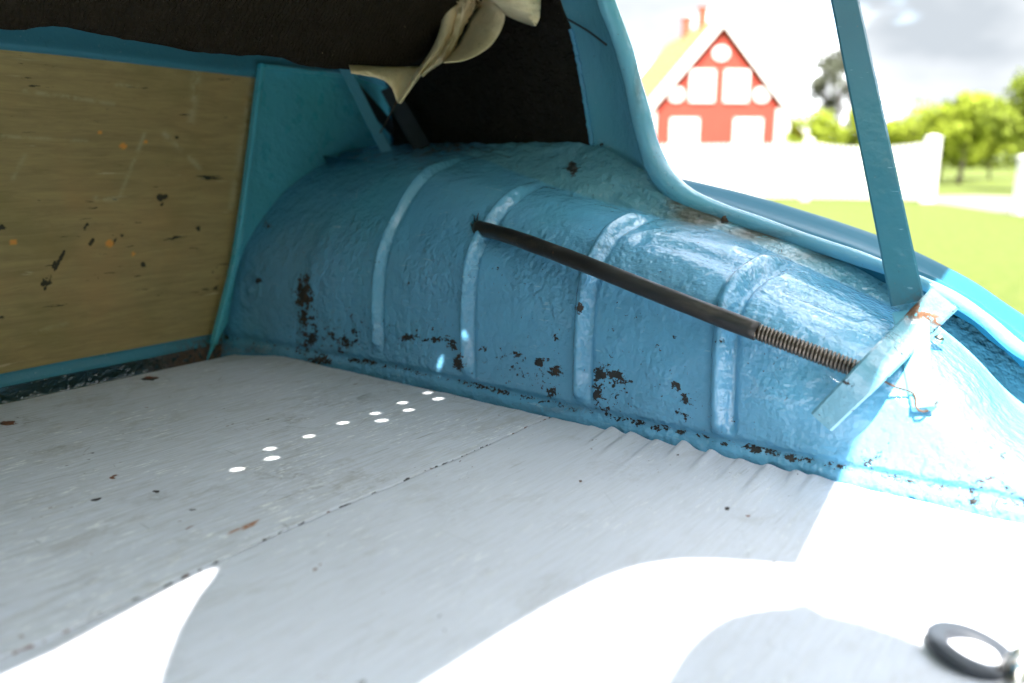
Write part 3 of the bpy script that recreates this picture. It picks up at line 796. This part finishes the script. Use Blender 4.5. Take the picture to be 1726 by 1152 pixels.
fcb = blobs_fn([(a, b, c * 1.2, d_ * 1.2, e) for a, b, c, d_, e in [(250, 643, 16, 4, 1.2), (15, 720, 18, 5, 1.2), (192, 810, 8, 4, 1.1), (165, 850, 10, 4, 1.), (262, 836, 6, 6, 1.1), (480, 605, 30, 6, .4)]])
set_attr(front, 'chip', lambda co: max(fcb(co), .60 * math.exp(-((co.y - seam_y(co.x) - .002) / .003) ** 2), .45 * math.exp(-((co.x - edge_x(co.y)) / .008) ** 2) * (co.y > 1.1)))
def scr(co):
    x, y = proj(co)
    t = (x - 385) / 48
    return 1. if 0 < t < 1 and abs(y - (907 - 19 * t)) < 3.2 else 0.
set_attr(front, 'scratch', scr)
rr = warp(floor_rows(-.24, SEAM - .0015, 200, 420, lambda x, y: .0021 + .0006 * mn.noise((x * 3, y * 3, 7)) + pucker(x, y) * (1 - sstep(.60, .625, y))), -.24, SEAM, True)
rear = grid('floor_sheet', rr, 'floor_rear', thick=.006, label='smooth grey sheet with puckered edge covering the rear boot floor', cat='floor sheet', group='grey boot floor')
set_attr(rear, 'chip', blobs_fn([(905, 693, 16, 6, .6), (1225, 862, 6, 4, .9), (1262, 874, 6, 3, .9), (978, 815, 5, 3, .9), (1075, 823, 5, 3, .9)]))
set_attr(rear, 'scratch', scr)

# ---- hanging black felt
LE = [(-.35, .535), (.2, .525), (.4486, .512), (.5168, .5215), (.6067, .516), (.7484, .5108), (.8532, .5164), (.8984, .507), (1.0526, .5103), (1.11, .514), (1.145, .531), (1.175, .556), (1.20, .60), (1.215, .66), (1.222, .73)]
lk = [(a, (b,)) for a, b in LE]
rows = []
for i in range(200):
    x = -.35 + 1.572 * i / 199
    z0 = catmull(lk, x)[0] + .0025 * mn.noise((x * 22, 0, 0)) + .0012 * mn.noise((x * 70, 0, 0))
    prof = [(.84, .75), (.90, .715), (.97, .655), (1.04, .585), (1.085, .535), (1.10, .512), (1.115, .510), (1.14, .525), (1.20, .60), (1.26, .70)]
    row = []
    for q in resample([(0, a, b) for a, b in prof], 60):
        z = .75 - (.75 - q.z) * (.752 - z0) / (.752 - .512)
        row.append(Vector((x, q.y + .006 * mn.noise((x * 4, q.z * 9, 1)), z + .005 * mn.noise((x * 5, q.y * 8, 5)))))
    rows.append(row)
grid('felt_blanket', rows, 'felt', thick=.005, label='black ribbed felt sagging from the roof above the plywood', cat='felt')

# ---- torn canvas cover at the felt's edge
canv = empty('canvas_cover', P(668, 172, 'y', 1.04), label='torn beige canvas with frayed hem hanging beside the black felt', cat='canvas')
def c4(l): return [(560 + a / 4.27, b / 4.27) for a, b in l]
def loft(name, A, B, ya, yb, bulge, n=50, m=14, wob=.002, fray=0., parent=canv, thick=.002, label=None):
    ra = resample([(a, b, 0) for a, b in A], n); rb = resample([(a, b, 0) for a, b in B], n)
    rows = []
    for i, (a, b) in enumerate(zip(ra, rb)):
        row = []
        for k in range(m):
            s = k / (m - 1)
            q = a.lerp(b, s)
            yy = ya + (yb - ya) * s - bulge * math.sin(math.pi * s) + wob * mn.noise((i * .22, s * 3, len(name)))
            if fray and k == m - 1: q = q + Vector((fray * mn.noise((i * 1.3, 0, 0)), fray * .6 * mn.noise((i * 1.7, 4, 0)), 0))
            row.append(P(q.x, q.y, 'y', yy))
        rows.append(row)
    return grid(name, rows, 'canvas', parent, thick=thick, label=label)
loft('hem', c4([(800, -160), (800, 0), (790, 150), (750, 290), (690, 400), (600, 530), (470, 740)]), c4([(915, -160), (905, 0), (900, 100), (850, 260), (800, 360), (720, 440), (640, 540), (560, 650), (492, 748)]), 1.045, 1.035, .010, label='smooth cream hem strip')
loft('frayed_edge', c4([(915, -160), (905, 20), (898, 100), (850, 260), (800, 360), (700, 460), (640, 540)]), c4([(1060, -160), (1030, 40), (1000, 110), (945, 200), (915, 270), (870, 370), (800, 440), (720, 500), (650, 550)]), 1.034, 1.028, .012, wob=.010, fray=5., label='frayed crumpled seam allowance')
loft('loop', c4([(1080, -160), (1060, 30), (1000, 130), (960, 220), (900, 340), (800, 448)]), c4([(1150, -160), (1190, 30), (1240, 95), (1215, 220), (1130, 340), (960, 432), (806, 452)]), 1.04, .93, .020, wob=.004, label='pale folded canvas loop')
loft('flap', c4([(1100, -200), (1130, -10), (1180, 40), (1250, 105), (1340, 150), (1440, 184)]), c4([(1520, -200), (1500, -60), (1498, 20), (1495, 90), (1490, 140), (1462, 186)]), .90, .83, .02, wob=.004, label='pointed beige canvas flap')
loft('lower_corner', c4([(120, 472), (260, 480), (400, 486), (560, 486), (625, 484)]), c4([(140, 530), (250, 546), (370, 580), (430, 640), (470, 744)]), 1.09, 1.05, .012, wob=.004, label='shaded canvas corner below the felt')
rnd = random.Random(3)
for k in range(14):
    a = P(*c4([(890 + rnd.uniform(0, 150), rnd.uniform(-40, 20))])[0], 'y', 1.015)
    b = a + Vector((rnd.uniform(-.012, .012), 0, rnd.uniform(-.02, -.008)))
    tube('thread', [a, a.lerp(b, .5) + Vector((rnd.uniform(-.006, .006), -.006, 0)), b], .0009, 'canvas', canv, n=5)
tube('cord', resample([P(668, 172, 'y', 1.04), P(656, 196, 'y', 1.12), P(641, 224, 'y', 1.27)], 14), .0016, 'steel', canv, n=6)

# ---- rubber ring with a latch, bottom right
rc = Vector((.636, .066, .001))
ring = empty('rubber_ring', rc, label='black rubber ring with bright latch on the sunlit floor', cat='ring')
prof = [(.0205, .0), (.0200, .003), (.0206, .0075), (.0220, .0085), (.032, .0090), (.0345, .0082), (.0355, .006), (.035, .002), (.034, 0.)]
rows = []
for i in range(49):
    a = 2 * math.pi * i / 48
    tilt = .006 * math.cos(a - 2.2)
    rows.append([rc + Vector((r * math.cos(a) * 1.0, r * math.sin(a) * .86, z + tilt + .002)) for r, z in prof])
grid('ring_body', rows, 'ring', ring)
bm = bmesh.new(); box_bm(bm, (.600, .028, .003), (.622, .040, .020), bev=.004); bmobj('latch', bm, 'chrome', ring, smooth=True)
tube('latch_pin', [(.618, .046, .008), (.612, .036, .030), (.622, .026, .034)], .004, 'chrome', ring, n=12)

# =================================================================== GARDEN BEHIND
# ---- fences
def basis(a, b):
    u = (b - a); u.z = 0; u.normalize(); return u, Vector((-u.y, u.x, 0))
def obox(bm, c, u, n, hw, hn, z0, z1, peak=0.):
    vs_ = []
    for z in (z0, z1):
        for a, b in ((-1, -1), (1, -1), (1, 1), (-1, 1)):
            q = c + u * (a * hw) + n * (b * hn); vs_.append(bm.verts.new((q.x, q.y, z)))
    bm.faces.new(vs_[3::-1])
    for i in range(4): bm.faces.new((vs_[i], vs_[(i + 1) % 4], vs_[4 + (i + 1) % 4], vs_[4 + i]))
    if peak:
        t = bm.verts.new((c.x, c.y, z1 + peak))
        for i in range(4): bm.faces.new((vs_[4 + i], vs_[4 + (i + 1) % 4], t))
    else: bm.faces.new(vs_[4:8])
def fence(label, a, b, posts, top, step=.115):
    root = empty('picket_fence', ((a + b) / 2)[:2] + (GZ,), label=label, cat='fence', group='white picket fences')
    u, n = basis(a, b); Ln = (b - a).length
    k = 0
    while k * step < Ln:
        s = k * step; c = a + u * s
        bm = bmesh.new(); obox(bm, c + n * -.03, u, n, .036, .011, GZ + .06, GZ + top(s / Ln), .05)
        bmobj('picket', bm, 'white', root); k += 1
    for h in (.32, .85):
        bm = bmesh.new(); obox(bm, (a + b) / 2 + n * .005, u, n, Ln / 2, .02, GZ + h, GZ + h + .09); bmobj('rail', bm, 'white', root)
    for s, wd, h in posts:
        bm = bmesh.new(); c = a + u * (s * Ln) + n * .03
        obox(bm, c, u, n, wd, wd, GZ, GZ + h); obox(bm, c, u, n, wd + .02, wd + .02, GZ + h + .001, GZ + h + .04, .06)
        bmobj('post', bm, 'white', root)
    return root
fa_, fb_ = G(1352, 21.2), G(1556, 21.3)
fence('white picket fence section with sagging top beside the drive', fa_, fb_, ((0., .10, 1.36), (1., .15, 1.40)), lambda s: 1.20 + .13 * (2 * s - 1) ** 2)
fence('white picket fence section in front of the red house', G(1060, 21.6), G(1346, 21.2), ((.02, .13, 1.4),), lambda s: 1.28)
fence('short white fence end at the right edge of the lawn', G(1716, 17.6), G(1860, 15.5), ((0., .14, .98),), lambda s: .92)

# ---- red house
hd_ = 43.
hc = G(1199, hd_)
yawh = math.atan2(hc.y, hc.x) + math.radians(17)         # direction into the house
dn = Vector((math.cos(yawh), math.sin(yawh), 0)); du = Vector((dn.y, -dn.x, 0))   # du: to the right
house = empty('red_house', hc, label='red wooden gable house with white windows and orange roof', cat='house')
def HP(u, d, z): return hc + du * u + dn * d + Vector((0, 0, z))
HW, EAVE, APEX, LEN = 3.25, 3.3, 7.15, 11.
bm = bmesh.new()
v = [bm.verts.new(HP(*q)) for q in ((-HW, 0, 0), (HW, 0, 0), (HW, 0, EAVE), (0, 0, APEX - .1), (-HW, 0, EAVE), (-HW, LEN, 0), (HW, LEN, 0), (HW, LEN, EAVE), (0, LEN, APEX - .1), (-HW, LEN, EAVE))]
for f in ((0, 1, 2, 3, 4), (9, 8, 7, 6, 5), (0, 4, 9, 5), (1, 6, 7, 2)): bm.faces.new([v[i] for i in f])
bmobj('wall', bm, 'redwood', house)
def strip(name, pts, depth0, depth1, m, parent):
    bm = bmesh.new()
    a = [bm.verts.new(HP(u, depth0, z)) for u, z in pts]; b = [bm.verts.new(HP(u, depth1, z)) for u, z in pts]
    bm.faces.new(a); bm.faces.new(b[::-1])
    for i in range(len(a)):
        j = (i + 1) % len(a); bm.faces.new((a[j], a[i], b[i], b[j]))
    bmesh.ops.recalc_face_normals(bm, faces=bm.faces)
    return bmobj(name, bm, m, parent)
sl_ = (APEX - EAVE) / HW
for s in (-1, 1):
    ov = 1.1
    roof = strip('roof', [(0, APEX + .5), (s * (HW + ov), EAVE - sl_ * ov + .46), (s * (HW + ov), EAVE - sl_ * ov), (0, APEX)], -.22, LEN + .4, 'tile', house)
    strip('bargeboard', [(0, APEX + .62), (s * (HW + ov + .05), EAVE - sl_ * ov + .58), (s * (HW + ov + .05), EAVE - sl_ * ov - .06), (0, APEX - .06)], -.30, -.221, 'white', roof)
for u, d in ((-.1, 3.1), (-.1, 6.2)):
    c = HP(u, d, 0); bm = bmesh.new(); obox(bm, c, du, dn, .20, .20, GZ + 6.5, GZ + 8.35); obox(bm, c, du, dn, .25, .25, GZ + 8.351, GZ + 8.45); bmobj('chimney', bm, 'brick', house)
for s in (-1, 1):
    bm = bmesh.new(); obox(bm, HP(s * (HW - .02), -.02, 0), du, dn, .17 if s < 0 else .34, .10, GZ, GZ + EAVE); bmobj('corner_board', bm, 'white', house)
def win(u, z, wd, h, arch_=0):
    bm = bmesh.new(); obox(bm, HP(u, -.04, 0), du, dn, wd / 2, .05, GZ + z, GZ + z + h)
    f = bmobj('window', bm, 'white', house)
    for a in (-1, 1):
        for r in range(3):
            bm = bmesh.new(); obox(bm, HP(u + a * wd * .225, -.085, 0), du, dn, wd * .17, .012, GZ + z + h * (.09 + .29 * r), GZ + z + h * (.09 + .29 * r + .24)); bmobj('pane', bm, 'glass', f)
    return f
def oval(u, z, r, rz):
    pts = [(u + r * math.cos(k * math.pi / 12), z + rz * math.sin(k * math.pi / 12)) for k in range(24)]
    f = strip('round_window', pts, -.09, .02, 'white', house)
    strip('pane', [(u + (a - u) * .62, z + (b - z) * .62) for a, b in pts], -.105, -.095, 'glass', f)
win(-.84, 3.6, 1.20, 1.5); win(.84, 3.6, 1.20, 1.5)
win(-1.62, .9, 1.4, 1.95); win(1.52, .9, 1.4, 1.95)
oval(0, 5.85, .40, .34); oval(-2.10, 3.95, .40, .36); oval(2.10, 3.95, .40, .36)
# small wing on the right
bm = bmesh.new(); q = [(HW + .02, 3.4, 0), (HW + 1.5, 3.4, 0), (HW + 1.5, 3.4, 2.3), (HW + .02, 3.4, 3.6), (HW + .02, 8, 0), (HW + 1.5, 8, 0), (HW + 1.5, 8, 2.3), (HW + .02, 8, 3.6)]
v = [bm.verts.new(HP(*a)) for a in q]
for f in ((0, 1, 2, 3), (1, 5, 6, 2), (5, 4, 7, 6)): bm.faces.new([v[i] for i in f])
bmobj('wing_wall', bm, 'redwood', house)
strip('wing_roof', [(HW - .3, 4.3), (HW + 1.75, 2.35), (HW + 1.75, 2.2), (HW - .3, 4.12)], 3.1, 8.2, 'tile', house)

# ---- unseen leaf belt added behind the camera to shade the boot's deep end
rnd = random.Random(5); vs_, fs = [], []
for i in range(12000):
    az = math.radians(rnd.uniform(130, 336)); rr_ = rnd.uniform(10, 14.5)
    top = 8.0 + 1.3 * math.sin(az * 7) + 0.8 * math.sin(az * 17 + 1)
    p = Vector((rr_ * math.cos(az), rr_ * math.sin(az), GZ + top * rnd.random() ** .8))
    n = Vector((rnd.gauss(0, 1), rnd.gauss(0, 1), rnd.gauss(0, 1))).normalized()
    a = n.orthogonal().normalized(); b = n.cross(a); s_ = rnd.uniform(.25, .6); k = len(vs_)
    vs_ += [p - a * s_, p - b * s_ * .6, p + a * s_, p + b * s_ * .6]; fs.append((k, k + 1, k + 2, k + 3))
obj('added_shade_belt', vs_, fs, 'leaf_green', smooth=False, kind='stuff', label='unseen green leaf belt added to shade the deep end of the boot', cat='trees')

# ---- trees and shrubs
def plant(name, label, cat, base, h, crown_z, rad, leafm, nleaf, size, seed, trunk=.1, limbs=5, group=None, gaps=.25):
    rnd = random.Random(seed)
    root = empty(name, base, label=label, cat=cat, group=group)
    lean = Vector((rnd.uniform(-.05, .05), rnd.uniform(-.05, .05), 0))
    tp = [base + lean * (h * k / 5) + Vector((0, 0, h * .8 * k / 5)) for k in range(6)]
    tube('trunk', tp, [trunk * (1 - .16 * k) for k in range(6)], 'bark', root, n=8)
    cen = base + Vector((0, 0, crown_z))
    clumps = []
    for k in range(26):
        while True:
            q = Vector((rnd.uniform(-1, 1), rnd.uniform(-1, 1), rnd.uniform(-1, 1)))
            if q.length < 1: break
        clumps.append((cen + Vector((q.x * rad[0] * .85, q.y * rad[0] * .85, q.z * rad[1] * .85)), rnd.uniform(.22, .42) * rad[0]))
    for k in range(limbs):
        c = clumps[k][0]; a = tp[2 + k % 3]
        tube('limb', [a, a.lerp(c, .5) + Vector((0, 0, .05 * h)), c], [trunk * .45, trunk * .3, trunk * .12], 'bark', root, n=6)
    vs_, fs = [], []
    for i in range(nleaf):
        c, r = clumps[rnd.randrange(26)]
        d = Vector((rnd.gauss(0, 1), rnd.gauss(0, 1), rnd.gauss(0, 1))).normalized()
        p = c + d * (r * rnd.random() ** .4) 
        n = (d + Vector((rnd.gauss(0, .6), rnd.gauss(0, .6), rnd.gauss(0, .6)))).normalized()
        a = n.orthogonal().normalized(); b = n.cross(a); s = size * rnd.uniform(.6, 1.4); k = len(vs_)
        vs_ += [p - a * s, p - b * s * .5, p + a * s, p + b * s * .5]; fs.append((k, k + 1, k + 2, k + 3))
    obj('crown', vs_, fs, leafm, root, smooth=False)
    return root
plant('garden_tree', 'tall thin-leaved greyish tree right of the red house', 'tree', G(1398, 60), 8.2, 4.9, (2.3, 3.3), 'leaf_grey', 6500, .13, 11, .16)
plant('lilac_bush', 'lime green bush just right of the house wing', 'bush', G(1362, 40), 3., 1.7, (1.2, 1.3), 'leaf_lime', 3600, .10, 12, .06, group='bushes behind the fence')
plant('lilac_bush', 'lime green bush left of the blue strut', 'bush', G(1432, 38), 3., 1.6, (1.35, 1.3), 'leaf_lime', 4200, .10, 13, .06, group='bushes behind the fence')
plant('lilac_bush', 'lime green bush right of the blue strut', 'bush', G(1530, 38), 3., 1.8, (1.5, 1.3), 'leaf_lime', 4200, .10, 14, .06, group='bushes behind the fence')
plant('lilac_bush', 'low lime bush half hidden by the blue strut', 'bush', G(1478, 41), 3., 1.6, (1.6, 1.2), 'leaf_lime', 4200, .10, 21, .06, group='bushes behind the fence')
plant('lilac_bush', 'wide lime bush behind the end of the fence', 'bush', G(1572, 43), 3.2, 1.9, (1.8, 1.4), 'leaf_lime', 4600, .11, 22, .06, group='bushes behind the fence')
plant('lilac_bush', 'round lime bush between the two fruit trees', 'bush', G(1655, 45), 3.2, 2.2, (1.7, 1.5), 'leaf_lime', 4600, .11, 23, .06, group='bushes behind the fence')
plant('apple_tree', 'green fruit tree behind the end post of the fence', 'tree', G(1605, 36), 3.4, 2.2, (1.45, 1.2), 'leaf_lime', 4200, .10, 15, .10, group='fruit trees')
plant('apple_tree', 'leafy fruit tree with dark trunk at the right edge', 'tree', G(1712, 30), 3.8, 2.35, (1.35, 1.35), 'leaf_green', 5200, .09, 16, .13, group='fruit trees')
for k, (px_, dd, hh) in enumerate(((1340, 95, 4.5), (1440, 100, 3.5), (1560, 105, 4.), (1650, 90, 3.6), (1760, 95, 5), (1870, 100, 6))):
    plant('distant_tree', ['distant low tree far behind the house wing', 'distant low tree behind the blue strut', 'distant low tree above the fence end', 'distant low tree left of the right fruit tree', 'distant tree beyond the right edge', 'farthest distant tree on the right'][k], 'tree', G(px_, dd), hh, hh * .52, (4.2, hh * .5), 'leaf_green', 2600, .26, 40 + k, .2, group='distant trees')
